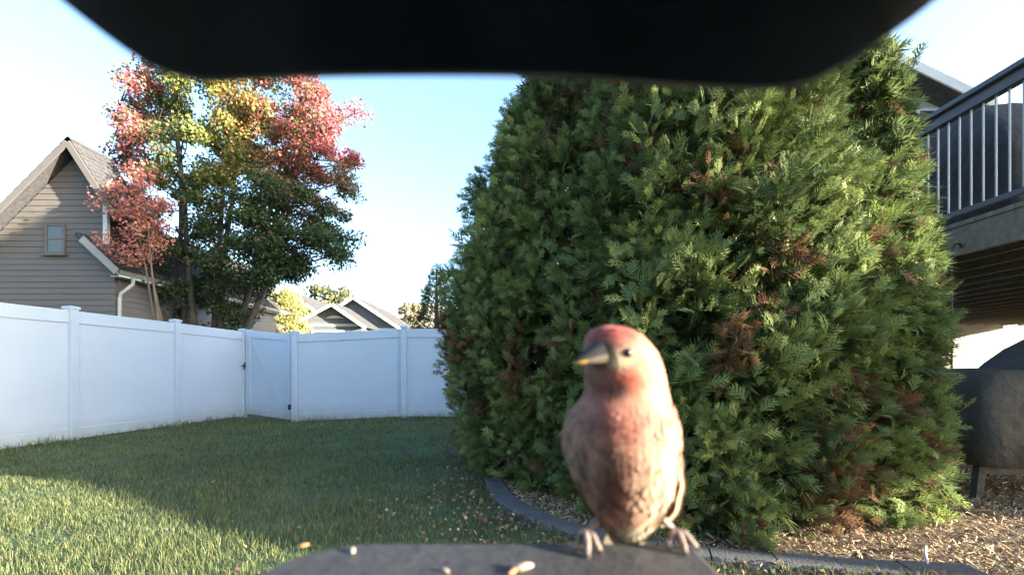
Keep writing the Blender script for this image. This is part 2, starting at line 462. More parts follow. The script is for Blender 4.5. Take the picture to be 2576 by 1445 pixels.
def stake():
    x, y = -.93, 8.55
    o = empty('garden_stake_lamp', (x, y, 0)); tag(o, 'small dark stake lamp with a square head at the foot of the back fence', 'garden lamp')
    MB().box((-.012, -.012, -.05), (.012, .012, .40)).build('stake', M['dark_metal'], o)
    MB().hexa([(-.10, -.10, .34), (.10, -.10, .34), (.10, .10, .34), (-.10, .10, .34), (-.085, -.085, .48), (.085, -.085, .48), (.085, .085, .48), (-.085, .085, .48)]).build('lamp_head', M['dark_metal'], o, bevel=.01)
stake()

# ------------------------------------------------------------------ house builders
def siding(parent, name, p0, du, outline, m, course=.15, nrm=(0, -1, 0), back=.12, z_from=0.0):
    """a wall part with lap boards as sub-parts. p0: origin (local), du: unit vector along the wall, outline(z) -> (u0, u1)"""
    p0, du, nrm = Vector(p0), Vector(du), Vector(nrm)
    zs = []; z = z_from
    while True:
        r = outline(z)
        if r is None: break
        zs.append((z, *r)); z += course
    mb = MB()
    for (z, u0, u1) in zs:
        t = outline(z + course) or (u0 + (u1 - u0) * .5, u0 + (u1 - u0) * .5)
        u0b, u1b = max(u0, t[0]), min(u1, t[1])
        q = [p0 + du * u0, p0 + du * u1, p0 + du * u1 - nrm * back, p0 + du * u0 - nrm * back]
        q2 = [p0 + du * u0b, p0 + du * u1b, p0 + du * u1b - nrm * back, p0 + du * u0b - nrm * back]
        mb.hexa([v + Vector((0, 0, z)) for v in q] + [v + Vector((0, 0, z + course)) for v in q2])
    wall = mb.build(name, m, parent)
    for (z, u0, u1) in zs:
        t = outline(z + course) or (u0 + (u1 - u0) * .5, u0 + (u1 - u0) * .5)
        u0b, u1b = max(u0, t[0]), min(u1, t[1])
        if u1b - u0b < .05: continue
        a = .020; b = .004; cz = course - .004
        P = [p0 + du * u0 + nrm * .001, p0 + du * u1 + nrm * .001, p0 + du * u1 + nrm * a, p0 + du * u0 + nrm * a]
        Q = [p0 + du * u0b + nrm * .001, p0 + du * u1b + nrm * .001, p0 + du * u1b + nrm * b, p0 + du * u0b + nrm * b]
        MB().hexa([v + Vector((0, 0, z)) for v in P] + [v + Vector((0, 0, z + cz)) for v in Q]).build('siding_board', m, wall)
    return wall

def roof_plane(parent, a, b, c, d, m, name='roof', th=.12, rows=0, tab=.3):
    """quad a-b (eave) c-d (ridge, c above b) with thickness; shingle courses as one joined sub-part"""
    a, b, c, d = map(Vector, (a, b, c, d)); n = (b - a).cross(d - a).normalized()
    if n.z < 0: n = -n
    o = MB().prism([a, b, c, d], -n * th).build(name, m, parent)
    if rows:
        mb = MB(); r2 = random.Random(3)
        for k in range(rows):
            t0, t1 = k / rows, (k + 1.15) / rows
            t1 = min(t1, 1.0)
            L0, L1 = a.lerp(d, t0), b.lerp(c, t0); U0, U1 = a.lerp(d, t1), b.lerp(c, t1)
            nt_ = max(1, int((L1 - L0).length / tab)); ph = (k % 2) * .5
            for j in range(nt_ + 1):
                s0, s1 = max(0, (j - ph) / nt_), min(1, (j + 1 - ph) / nt_ - .012)
                if s1 <= s0: continue
                h = .012 + r2.uniform(0, .008)
                p = [L0.lerp(L1, s0), L0.lerp(L1, s1), U0.lerp(U1, s1), U0.lerp(U1, s0)]
                mb.hexa([p[0] + n * .001, p[1] + n * .001, p[2] + n * .001, p[3] + n * .001, p[0] + n * h, p[1] + n * h, p[2] + n * .004, p[3] + n * .004])
        s = mb.build('shingles', m, o); s['kind'] = 'stuff'
    return o

def window(parent, x0, x1, z0, z1, y, frame=.06, bars=0, m_frame=None):
    """window in a wall facing -Y"""
    f = MB(); mf = m_frame or M['trim']
    f.box((x0, y - .05, z0), (x0 + frame, y, z1)).box((x1 - frame, y - .05, z0), (x1, y, z1))
    f.box((x0 + frame, y - .05, z1 - frame), (x1 - frame, y, z1)).box((x0 + frame, y - .05, z0), (x1 - frame, y, z0 + frame))
    zm = (z0 + z1) / 2
    f.box((x0 + frame, y - .045, zm - .02), (x1 - frame, y, zm + .02))
    o = f.build('window', mf, parent)
    MB().box((x0 + frame, y - .03, z0 + frame), (x1 - frame, y - .022, zm - .02)).build('pane', M['glass'], o)
    MB().box((x0 + frame, y - .03, zm + .02), (x1 - frame, y - .022, z1 - frame)).build('pane', M['glass'], o)
    MB().box((x0 - .04, y - .09, z0 - .05), (x1 + .04, y, z0 - .001)).build('sill', mf, o)
    return o

# ------------------------------------------------------------------ taupe house on the left
def left_house():
    h = empty('taupe_house', (-10.15, 12, 0))
    tag(h, 'taupe sided house with steep gable and dark shingled lower roof, behind the left fence', 'house')
    X = lambda px: (px - 1288) * .01017 + 10.15
    # local frame: origin at the near right corner of the lower storey; wall in the plane y = 0 faces the yard
    pk = (X(203), 6.70)                                   # gable peak
    er = (X(322), 4.80)                                   # upper right eave tip
    wr = X(270)                                           # upper wall right corner
    slope_r = (pk[1] - er[1]) / (er[0] - pk[0])
    lx = pk[0] - 2.3; slope_l = 1.0
    def outl(z):
        if z < 3.42: return (-6.5, 0.0)
        if z < 4.20:
            return (-6.5, max(wr, -(z - 3.42) / .95))
        if z > pk[1] - .28: return None
        u1 = min(wr, pk[0] + (pk[1] - .22 - z) / slope_r); u0 = max(lx, pk[0] - (pk[1] - .22 - z) / slope_l)
        return (u0, u1)
    siding(h, 'end_wall', (0, 0, 0), (1, 0, 0), outl, M['taupe'])
    MB().box((wr - .09, -.03, 4.12), (wr + .02, .06, 5.35)).build('corner_trim', M['trim'], h)
    siding(h, 'side_wall', (.001, .13, 0), (0, 1, 0), lambda z: (0, 10) if z < 3.3 else None, M['bluegrey'], nrm=(1, 0, 0))
    # lower roof rises towards the house
    e0, e1 = Vector((.25, -.25, 3.42)), Vector((.25, 10.2, 3.42))
    r1, r0 = Vector((-2.3, 10.2, 5.75)), Vector((-.75, -.25, 4.36))
    roof_plane(h, e0, e1, (-.75, 10.2, 4.36), r0, M['shingle'], 'lower_roof', rows=10)
    roof_plane(h, (-.75, .02, 4.36), (-.75, 10.2, 4.36), r1, (-2.3, .02, 5.75), M['shingle'], 'lower_roof', rows=10)
    MB().bar((.27, -.27, 3.36), (-.62, -.27, 4.19), .03, .17, up=(0, 0, 1)).build('rake_board', M['gutter'], h)
    # gutter: an open channel along the eave
    g = MB(); prof = [(.25, 3.40), (.25, 3.29), (.34, 3.29), (.37, 3.40), (.35, 3.40), (.33, 3.31), (.27, 3.31), (.27, 3.40)]
    g.prism([(x, -.26, z) for x, z in prof], (0, 10.4, 0)).build('gutter', M['gutter'], h)
    MB().box((.05, -.2, 3.24), (.248, 10, 3.28)).build('soffit', M['gutter'], h)
    MB().tube([(.31, .18, 3.29), (.31, .18, 3.12), (.24, .12, 3.02), (.09, .06, 2.86), (.07, .05, 2.72), (.07, .05, .1)], .045, 8).build('downspout', M['downspout'], h, smooth=True)
    # upper gable roof
    yb = .9
    roof_plane(h, (er[0], -.35, er[1]), (er[0], yb, er[1]), (pk[0], yb, pk[1]), (pk[0], -.35, pk[1]), M['shingle'], 'upper_roof', rows=14)
    roof_plane(h, (lx - .4, -.35, pk[1] - 2.7), (lx - .4, yb, pk[1] - 2.7), (pk[0], yb, pk[1]), (pk[0], -.35, pk[1]), M['shingle'], 'upper_roof', rows=14)
    MB().bar((er[0], -.37, er[1] - .14), (pk[0], -.37, pk[1] - .16), .03, .14).build('rake_board', M['taupe'], h)
    MB().bar((lx - .4, -.37, pk[1] - 2.84), (pk[0], -.372, pk[1] - .16), .03, .14).build('rake_board', M['taupe'], h)
    MB().box((wr - .1, .14, 3.5), (wr - .05, .7, 4.9)).build('upper_side_wall', M['shingle'], h)  # dark shingle for the roof there; the eave's shade is in its colour
    window(h, X(118), X(168), 3.86, 4.62, -.02, m_frame=M['taupe'])
left_house()

# ------------------------------------------------------------------ small sage house beyond the gate
def gable_block(h, x0, x1, xp, y0, y1, ze, zp, m, oh=.3):
    out = lambda z: (x0, x1) if z < ze else ((x0 + (xp - x0) * (z - ze) / (zp - ze), x1 - (x1 - xp) * (z - ze) / (zp - ze)) if z < zp - .12 else None)
    siding(h, 'gable_wall', (0, y0, 0), (1, 0, 0), out, m, course=.2)
    sl, sr = (zp - ze) / (xp - x0), (zp - ze) / (x1 - xp)
    th = .10
    for (xe, s, sg) in ((x0 - oh, sl, -1), (x1 + oh, sr, 1)):
        zee = zp - s * abs(xp - xe) + th
        roof_plane(h, (xe, y0 - oh, zee), (xe, y1, zee), (xp, y1, zp + th), (xp, y0 - oh, zp + th), M['shingle_brown'], rows=12, th=.09, tab=.5)
        MB().bar((xe, y0 - oh - .03, zee - .12), (xp + sg * .02, y0 - oh - .03 - .002 * sg, zp + th - .12), .04, .15).build('rake_trim', M['trim'], h)
    MB().box((x1 - .05, y0 + .13, 0), (x1, y1, ze)).build('side_wall', m, h)
    MB().box((x0, y0 + .13, 0), (x0 + .05, y1, ze)).build('side_wall', m, h)

def sage_house():
    h = empty('sage_house', (-8.3, 22, 0))
    tag(h, 'low sage grey house with white trimmed twin gables seen over the back fence', 'house')
    gable_block(h, -1.75, 1.25, -.05, 0, 2.2, 3.02, 3.90, M['sage'])
    MB().box((-1.78, -.05, 2.90), (1.28, -.022, 3.02)).build('trim_band', M['trim'], h)
    v = MB(); n = 10
    pts = [(.0 - .45 + .9 * k / n, -.05, 3.28 + .12 * math.sin(math.pi * k / n)) for k in range(n + 1)]
    v.prism(pts, (0, .028, 0)).build('vent', M['trim'], h)
    window(h, -1.1, .7, 1.6, 2.72, -.022, frame=.09)
    gable_block(h, -2.2, 2.55, .2, 2.2, 9, 3.0, 4.55, M['sage'])
    MB().box((1.3, 2.14, 2.88), (2.6, 2.178, 3.0)).build('trim_band', M['trim'], h)
    gable_block(h, -6.2, -2.35, -4.2, 4.5, 10, 3.9, 5.2, M['sage'])
sage_house()
def pale_house():
    h = empty('pale_house', (-10.5, 40, 0)); tag(h, 'far cream roofed house behind the sage house', 'house')
    MB().box((-6, 0, 0), (9, 9, 4.6)).build('wall', M['tan'], h)
    roof_plane(h, (-6.6, -.6, 4.5), (9.6, -.6, 4.5), (9.6, 4.5, 7.0), (-6.6, 4.5, 7.0), M['tan'], th=.15)
    roof_plane(h, (-6.6, 9.6, 4.5), (9.6, 9.6, 4.5), (9.6, 4.5, 7.0), (-6.6, 4.5, 7.0), M['tan'], th=.15)
pale_house()

# ------------------------------------------------------------------ house and deck on the right
def right_house():
    h = empty('tan_house', (9, 11, 0)); tag(h, 'tan house with a white edged gable roof behind the deck', 'house')
    px, pz, sl = -4.0, 9.75, .48
    x0, x1 = -6.2, 6.0
    def out(z):
        if z > pz - .35: return None
        lo, hi = x0, x1
        if z > pz - .3 + sl * (x0 - px): lo = px - (pz - .3 - z) / sl
        if z > pz - .3 - sl * (x1 - px): hi = px + (pz - .3 - z) / sl
        return (lo, hi)
    siding(h, 'gable_wall', (0, 0, 0), (1, 0, 0), out, M['tan'], course=.2)
    for (xe, s) in ((x0 - .5, 1), (x1 + .5, 1)):
        ze = pz - sl * abs(xe - px)
        roof_plane(h, (xe, -.5, ze), (xe, 2.5, ze), (px, 2.5, pz), (px, -.5, pz), M['shingle_brown'], th=.16)
        MB().bar((xe, -.53, ze - .13), (px, -.53 - .003 * (xe > px), pz - .13), .04, .2).build('rake_trim', M['trim'], h)
    MB().box((x0, .13, 0), (x1, 2.4, 4.4)).build('wall', M['tan'], h)
    MB().box((x0 + .3, 2.41, 0), (x1 - .3, 8, 4.2)).build('rear_wing', M['tan'], h)
    window(h, .45, 1.35, 5.9, 7.0, -.022)
    window(h, 3.2, 4.4, 2.6, 4.2, -.022)
right_house()

def tall_shade_house():  # unseen house, kept shallow and placed for the shade it casts
    h = empty('tall_shade_house', (14, -.4, 0)); tag(h, 'unseen shallow gabled house right of the deck, placed and shaped to shade the yard', 'house')
    MB().prism([(0, 0, 0), (0, 9.0, 0), (0, 9.0, 9.3), (0, 6.2, 11.6), (0, 0, 6.6)], (2.6, 0, 0)).build('wall', M['tan'], h)
    roof_plane(h, (-.4, -.4, 6.4), (3, -.4, 6.4), (3, 6.2, 11.75), (-.4, 6.2, 11.75), M['shingle_brown'], th=.12)
    roof_plane(h, (-.4, 9.3, 9.2), (3, 9.3, 9.2), (3, 6.2, 11.75), (-.4, 6.2, 11.75), M['shingle_brown'], th=.12)
    for y in (1.5, 4.2, 6.6):
        for z in (1.2, 4.2):
            f = MB().box((-.06, y, z), (-.001, y + 1.1, z + 1.4)).build('window', M['trim'], h)
            MB().box((-.075, y + .08, z + .08), (-.061, y + 1.02, z + 1.32)).build('pane', M['glass'], f)
tall_shade_house()

DX0, DX1, DY0, DY1, DZ = 3.72, 11.8, 2.7, 10.9, 2.15
def deck():
    d = empty('raised_deck', (DX0, DY0, 0)); tag(d, 'raised wooden deck with dark handrail and thin grey balusters at the right', 'deck')
    w = .14; n = int((DY1 - DY0) / (w + .006)); me = MB().box((-.05, 0, DZ - .035), (DX1 - DX0, w, DZ)).mesh('deck_board')
    for k in range(n):
        link('deck_board', me, M['deckwood'], d, (0, k * (w + .006), 0))
    jm = MB().box((-.02, 0, DZ - .22), (.02, DY1 - DY0, DZ - .037)).mesh('joist')
    x = .45
    while x < DX1 - DX0:
        link('joist', jm, M['deckwood'], d, (x, 0, 0)); x += .4
    MB().box((-.04, -.04, DZ - .27), (-.001, DY1 - DY0, DZ - .036)).build('rim_joist', M['deckwood'], d)
    MB().box((0, -.04, DZ - .27), (DX1 - DX0, -.002, DZ - .036)).build('rim_joist', M['deckwood'], d)
    for (px, py) in ((.08, .1), (.08, 7.9), (7.9, .1), (4.0, .1)):
        MB().box((px - .06, py - .06, 0), (px + .06, py + .06, DZ - .225)).build('support_post', M['deckwood'], d)
    zt = DZ + 1.02
    MB().box((-.07, -.07, zt - .045), (.07, DY1 - DY0, zt)).build('handrail', M['rail'], d, bevel=.008)
    MB().box((-.035, 0, zt - .13), (.035, DY1 - DY0, zt - .046)).build('sub_rail', M['rail'], d)
    MB().box((-.02, 0, DZ + .07), (.02, DY1 - DY0, DZ + .11)).build('bottom_rail', M['rail'], d)
    MB().box((.071, -.07, zt - .045), (DX1 - DX0, .07, zt)).build('handrail', M['rail'], d, bevel=.008)
    bmesh_b = MB().box((-.0055, -.0055, DZ + .111), (.0055, .0055, zt - .131)).mesh('baluster')
    y = .12
    while y < DY1 - DY0:
        link('baluster', bmesh_b, M['baluster'], d, (0, y, 0)); y += .098
    x = .12
    while x < DX1 - DX0:
        link('baluster', bmesh_b, M['baluster'], d, (x, 0, 0)); x += .11
    for (px, py) in ((0, 0), (0, 4.1), (0, 8.1), (4.0, 0), (8.0, 0)):
        MB().box((px - .046, py - .046, DZ), (px + .046, py + .046, zt + .02)).build('rail_post', M['rail'], d)
deck()

def draped(name, sec, m, parent, seed, amp=.02, sub=3):
    """soft cover: stacked rounded-rectangle sections [(z, cx, cy, hx, hy)] skinned and wrinkled"""
    N = 36; V = []; r = np.random.default_rng(seed)
    P = []
    for (z, cx, cy, hx, hy) in sec:
        for k in range(N):
            a = 2 * math.pi * k / N; c, s = math.cos(a), math.sin(a); e = .22
            P.append((cx + hx * math.copysign(abs(c) ** e, c), cy + hy * math.copysign(abs(s) ** e, s), z))
    P = np.array(P)
    ang = np.arctan2(P[:, 1], P[:, 0])
    wob = amp * (np.sin(ang * 9 + seed) + .6 * np.sin(ang * 17 + P[:, 2] * 6)) + amp * .7 * noise3(P * 7, seed)
    rad = np.hypot(P[:, 0], P[:, 1]) + 1e-6
    P[:, 0] *= 1 + wob / rad; P[:, 1] *= 1 + wob / rad
    P[:, 2] += amp * noise3(P * 5, seed + 1)
    F = []
    S = len(sec)
    for i in range(S - 1):
        for k in range(N): F.append((i * N + k, i * N + (k + 1) % N, (i + 1) * N + (k + 1) % N, (i + 1) * N + k))
    mb = MB(); mb.v = [tuple(p) for p in P]; mb.f = F + [tuple(range(N))[::-1], tuple((S - 1) * N + k for k in range(N))]
    return mb.build(name, m, parent, smooth=True)

def grill():
    g = empty('covered_grill', (4.62, 4.78, DZ)); tag(g, 'bulky grill under a dark grey cover standing on the deck behind the balusters', 'covered grill')
    draped('cover', [(.06, 0, 0, .40, .80), (.3, 0, 0, .385, .79), (.7, 0, 0, .36, .76), (.95, 0, .02, .34, .70), (1.12, 0, .03, .30, .60), (1.24, 0, .04, .25, .48), (1.30, 0, .05, .16, .32), (1.315, 0, .05, .05, .1)], M['cover'], g, 4)
    for x in (-.3, .3):
        for y in (-.6, .6): MB().tube([(x - .02, y, .05), (x + .02, y, .05)], .05, 12).build('wheel', M['dark_metal'], g)
grill()

def chair():
    c = empty('covered_chair', (3.72, 3.72, 0)); tag(c, 'large patio chair under a dark brown cover on the mulch below the deck', 'covered chair')
    draped('cover', [(.26, 0, 0, .44, .46), (.5, 0, 0, .435, .455), (.76, 0, 0, .43, .45), (.88, .01, 0, .415, .43), (.925, .02, 0, .36, .38), (.94, .05, .0, .22, .28), (.945, .08, 0, .08, .1)], M['cover_brown'], c, 8, amp=.012)
    draped('back_cover', [(.7, .16, -.18, .24, .25), (.9, .18, -.18, .22, .24), (1.0, .22, -.18, .17, .22), (1.1, .27, -.18, .11, .19), (1.17, .30, -.18, .05, .12)], M['cover_brown'], c, 9, amp=.012)
    for (x, y, lx) in ((-.34, -.36, -.06), (-.34, .36, -.06), (.36, -.36, .08), (.36, .36, .08)):
        MB().bar((x, y, .48), (x + lx, y, 0), .05, .05).build('leg', M['cover_brown'], c)
    MB().bar((-.36, -.36, .22), (.38, -.36, .22), .03, .05).build('stretcher', M['cover_brown'], c)
chair()
o = empty('metal_rod', (3.60, 3.84, 0)); tag(o, 'thin dark metal rod rising beside the right edge of the arborvitae', 'rod')
MB().tube([(0, 0, 0), (.0, 0, .7), (-.002, 0, 1.9)], .008, 8).build('shaft', M['dark_metal'], o)
MB().tube([(0, 0, 1.9), (.02, 0, 1.96), (.06, 0, 1.97), (.09, 0, 1.93)], .008, 8).build('hook', M['dark_metal'], o)

o = MB().tube(spline([(1.86, 2.05, .0), (1.91, 2.15, .035), (2.0, 2.27, .058), (2.10, 2.38, .045), (2.15, 2.43, .0)], 8), .0065, 8).build('garden_cable', M['cable'], smooth=True)
tag(o, 'pale garden cable looping over the mulch at the end of the edging', 'cable')

def umbrella():  # unseen umbrella, added to cast the shadow edge on the lawn
    u = empty('added_shade_umbrella', (8.0, .80, 0)); tag(u, 'unseen open dark umbrella on a pole, added right of the deck corner to shade the lawn', 'umbrella')
    MB().tube([(0, 0, .05), (0, 0, 2.92)], .022, 10).build('pole', M['dark_metal'], u, smooth=True)
    MB().tube([(0, 0, 0), (0, 0, .06), (0, 0, .07)], [.28, .27, .05], 20).build('base', M['dark_metal'], u)
    top, rim, Rr = 2.86, 1.84, 1.32; V = [(0, 0, top)]; F = []; n = 24
    for (f, drop) in ((.33, 0), (.66, 0), (1, 0), (1.0, .13)):
        for k in range(n):
            a = 2 * math.pi * k / n; sag = 0 if k % 3 == 0 else .03 * f
            V.append((Rr * f * math.cos(a) * (1 - sag), Rr * f * math.sin(a) * (1 - sag), top - (top - rim) * f - sag - drop))
    for k in range(n): F.append((0, 1 + k, 1 + (k + 1) % n))
    for q in range(3):
        for k in range(n): F.append((1 + q * n + k, 1 + (q + 1) * n + k, 1 + (q + 1) * n + (k + 1) % n, 1 + q * n + (k + 1) % n))
    mb = MB(); mb.v = V; mb.f = F; mb.build('canopy', M['cover'], u)
    for k in range(8):
        a = 2 * math.pi * k / 8; e = (Rr * math.cos(a), Rr * math.sin(a), rim - .02)
        MB().bar((0, 0, top - .03), e, .014, .014).bar((0, 0, 1.95), (e[0] * .55, e[1] * .55, top - (top - rim) * .55 - .03), .012, .012).build('rib', M['dark_metal'], u)
umbrella()

# ------------------------------------------------------------------ plants
def spray_template():
    """flat fern-like fan of an arborvitae: pointed fronds in the u (length) v (width) plane"""
    K = []
    def frond(p, d, L, w, lift=0):
        d = np.array(d, float); d /= np.linalg.norm(d); s = np.array([-d[1], d[0]]); p = np.array(p, float)
        K.append([np.r_[p - s * w * .5, lift], np.r_[p + s * w, lift + .012], np.r_[p + d * L, lift]])
    frond((0, 0), (1, 0), 1.05, .062)
    for i, t in enumerate((.06, .24, .42, .62)):
        for sg in (-1, 1):
            L = (.62, .62, .50, .34)[i] * (1.0 if (i + (sg > 0)) % 2 else .76); a = sg * (.74 - .30 * t); t2 = t + (.07 if sg > 0 else 0)
            d = (math.cos(a), math.sin(a)); frond((t2, 0), d, L, .074, .02 * sg)
            if i in (0, 1, 2):
                b = a + sg * .42; frond((t2 + d[0] * L * .4, d[1] * L * .4), (math.cos(b), math.sin(b)), L * .42, .062, .02 * sg)
    return np.array(K)                                    # (k,3,3)
SPRAY = spray_template()
SPRAY_LO = SPRAY[[0, 1, 3, 5, 7, 9, 11, 13]]

def sprays(pos, dirs, size, col, seed, tpl):
    r = np.random.default_rng(seed); n = len(pos); k = len(tpl)
    d = dirs / np.linalg.norm(dirs, axis=1)[:, None]
    q = r.normal(size=(n, 3)); s = np.cross(d, q); s /= np.linalg.norm(s, axis=1)[:, None]; nn = np.cross(s, d)
    T = tpl.reshape(-1, 3)
    curl = r.normal(-.18, .16, n)
    u, v, w = T[:, 0], T[:, 1], T[:, 2]
    P = pos[:, None] + size[:, None, None] * (d[:, None] * u[None, :, None] + s[:, None] * (v * .85)[None, :, None] + nn[:, None] * (w[None, :] + curl[:, None] * (u ** 2)[None, :] + .25 * curl[:, None] * (v ** 2)[None, :])[:, :, None])
    P[:, :, 2] -= (size[:, None] * .16 * (u ** 2)[None, :])
    F = np.arange(n * k * 3).reshape(-1, 3)
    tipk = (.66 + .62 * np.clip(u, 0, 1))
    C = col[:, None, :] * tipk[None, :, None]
    return P.reshape(-1, 3), F, C.reshape(-1, 3)

def arborvitae(x, y, h, rmax, label, seed, nplume, widest=.40, top_p=.75, rust=.05, lean=(0, 0), far=False, skirt=.75, light=1.0):
    r = np.random.default_rng(seed)
    root = empty('arborvitae', (x, y, 0)); tag(root, label, 'arborvitae', 'arborvitae screen in the mulch bed' if not far else None)
    def rad(t):
        t = np.clip(t, 0, 1)
        return rmax * np.where(t < widest, skirt + (1 - skirt) * np.sin(t / widest * np.pi / 2), np.clip((1 - t) / (1 - widest), 0, 1) ** top_p)
    tm = MB().tube([(0, 0, 0), (lean[0] * .3, lean[1] * .3, h * .35), (lean[0] * .7, lean[1] * .7, h * .7), (lean[0], lean[1], h * .97)], [.09 * rmax + .02, .07 * rmax + .01, .045 * rmax + .008, .006], 8)
    for k in range(26):
        t = r.uniform(.06, .8); a = r.uniform(0, 6.28); R0 = float(rad(np.array(t))) * .8
        z = t * h; c = Vector((lean[0] * t, lean[1] * t, z * .92))
        tm.tube([c, c + Vector((math.cos(a) * R0 * .5, math.sin(a) * R0 * .5, .05 * h * .5)), c + Vector((math.cos(a) * R0, math.sin(a) * R0, .1 * h))], [.014, .009, .003], 5)
    tm.build('trunk', M['bark'], root, smooth=True)
    # plumes: upswept branch ends, each a bundle of fans
    t = r.beta(1.0, 1.25, nplume) * .97 + .01
    a = r.uniform(0, 2 * np.pi, nplume)
    wgt = rad(t) / rmax
    keep = r.uniform(0, 1, nplume) < .25 + .85 * wgt; t, a = t[keep], a[keep]; n = len(t)
    rr = rad(t) * r.uniform(.78, 1.10, n)
    out = np.c_[np.cos(a), np.sin(a), np.zeros(n)]
    tip = out * rr[:, None] + np.c_[lean[0] * t, lean[1] * t, t * h]
    ax = out * r.uniform(.35, .85, n)[:, None] + np.array([0, 0, 1.0]) * r.uniform(.45, 1.1, n)[:, None] + r.normal(0, .22, (n, 3))
    ax /= np.linalg.norm(ax, axis=1)[:, None]
    plen = r.uniform(.26, .55, n) * (.75 + .3 * rmax)
    per = 62 if not far else 24
    f = r.uniform(0, 1, (n, per))
    spread = (.07 + .11 * np.sin(np.clip(f, 0, 1) * np.pi)) * plen[:, None] * 1.3
    off = np.clip(r.normal(0, 1, (n, per, 3)), -1.7, 1.7) * spread[:, :, None] * .8
    base = tip[:, None] - ax[:, None] * (plen[:, None] * (1 - f))[:, :, None] + off
    base[:, :, 2] = np.maximum(base[:, :, 2], .03)
    dirs = ax[:, None] * r.uniform(.5, 1.1, (n, per))[:, :, None] + off / (np.linalg.norm(off, axis=2)[:, :, None] + 1e-6) * .55 + r.normal(0, .25, (n, per, 3))
    size = r.uniform(.07, .15, (n, per))
    g = np.clip(r.normal(.45, .25, n)[:, None] + r.normal(0, .16, (n, per)) + .18 * (f - .5), 0, 1)
    c = np.array([.084, .118, .044])[None, None] * (1 - g)[:, :, None] + np.array([.165, .200, .062])[None, None] * g[:, :, None]
    yel = r.uniform(0, 1, n) < .04; c[yel] = c[yel] * .4 + np.array([.15, .19, .045]) * .6
    pr = rust * (1.2 + 1.6 * np.clip(noise3(tip * 1.8, seed + 4), -.6, 1))
    pr = pr * (1 + 2.2 * np.clip(1.5 - tip[:, 2], 0, 1)); ru = r.uniform(0, 1, n) < pr; c[ru] = np.array([.155, .085, .045]) * r.uniform(.6, 1.15, (ru.sum(), per, 1))
    c = c * light
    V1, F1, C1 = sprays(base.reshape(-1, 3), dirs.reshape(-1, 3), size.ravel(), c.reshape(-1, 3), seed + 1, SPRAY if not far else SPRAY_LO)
    # inner foliage, browner, behind the plumes
    m = int(nplume * 13); t = r.beta(1.0, 1.3, m) * .93; a = r.uniform(0, 2 * np.pi, m)
    rr = rad(t) * r.uniform(.45, .86, m); pos = np.c_[np.cos(a) * rr + lean[0] * t, np.sin(a) * rr + lean[1] * t, t * h + .02]
    dd = np.c_[np.cos(a), np.sin(a), r.uniform(-.2, 1, m)] + r.normal(0, .5, (m, 3))
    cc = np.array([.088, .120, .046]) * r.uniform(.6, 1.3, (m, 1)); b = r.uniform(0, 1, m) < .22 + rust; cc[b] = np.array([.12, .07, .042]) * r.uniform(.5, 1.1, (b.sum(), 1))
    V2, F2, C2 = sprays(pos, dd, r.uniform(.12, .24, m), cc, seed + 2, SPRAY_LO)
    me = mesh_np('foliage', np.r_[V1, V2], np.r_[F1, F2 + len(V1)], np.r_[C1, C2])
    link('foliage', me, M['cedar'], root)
    return root

arborvitae(.62, 4.45, 4.35, 1.18, 'broad dark green arborvitae at the far left end of the screen, nearest the back fence', 11, 720, widest=.40, top_p=.67, rust=.08, skirt=.80, light=1.12)
arborvitae(1.40, 3.50, 4.4, 1.08, 'wide arborvitae in the middle of the screen, directly behind the finch', 12, 560, widest=.34, top_p=.60, rust=.035, skirt=.98, light=1.12)
arborvitae(2.02, 3.60, 3.95, .86, 'arborvitae with thin patchy foliage between the middle one and the pointed one', 13, 330, widest=.36, top_p=.62, rust=.03, skirt=.96, light=1.12)
arborvitae(2.44, 3.22, 3.30, .36, 'narrow pointed arborvitae coloured brighter as if sunlit at the right end, beside the deck', 14, 330, widest=.36, top_p=.72, rust=.008, skirt=.92, light=1.4)  # sunlit brightness of this tree is put into its foliage colour

def tree(name, label, cat, x, y, stems, clumps, leaves_per, lsize, colour, m_leaf, group=None, seed=1, bark='bark', trunk_r=.12, cr=(.35, .6), up=.2):
    """stems: list of polylines (local); clumps: (n,3) centres (local)"""
    r = np.random.default_rng(seed)
    root = empty(name, (x, y, 0)); tag(root, label, cat, group)
    allp = []
    tm = MB()
    for s in stems:
        L = len(s); tm.tube(s, [trunk_r * (1 - .88 * i / (L - 1)) for i in range(L)], 8)
        for a, b in zip(s, s[1:]):
            for k in range(5): allp.append(Vector(a).lerp(Vector(b), k / 5))
    A = np.array([tuple(p) for p in allp])
    for c in clumps:
        d = np.linalg.norm(A - c, axis=1) + np.where(A[:, 2] > c[2] - .25, 5, 0)
        p = Vector(A[int(np.argmin(d))]); q = Vector(c); mid = p.lerp(q, .5) + Vector((0, 0, -.12 * (q - p).length + .1)) + Vector(r.normal(0, .06, 3))
        rr = trunk_r * .22
        tm.tube([p, mid, q], [rr, rr * .65, rr * .2], 5)
        for k in range(3):
            e = q + Vector(r.normal(0, .3, 3)); tm.tube([mid.lerp(q, .6), e], [rr * .3, rr * .1], 4)
    tm.build('trunk', M[bark], root, smooth=True)
    n = len(clumps); rad = r.uniform(*cr, n)
    o = r.normal(0, 1, (n, leaves_per, 3)); o /= np.linalg.norm(o, axis=2)[:, :, None]
    o *= (r.uniform(0, 1, (n, leaves_per)) ** .55)[:, :, None] * rad[:, None, None]; o[:, :, 2] *= .7
    pos = (clumps[:, None] + o).reshape(-1, 3)
    col = colour(pos, np.repeat(np.arange(n), leaves_per), r)
    V, F, C = leaf_cloud(pos, lsize, col, up=up, seed=seed + 3)
    link('crown', mesh_np('crown', V, F, C), m_leaf, root)
    return root

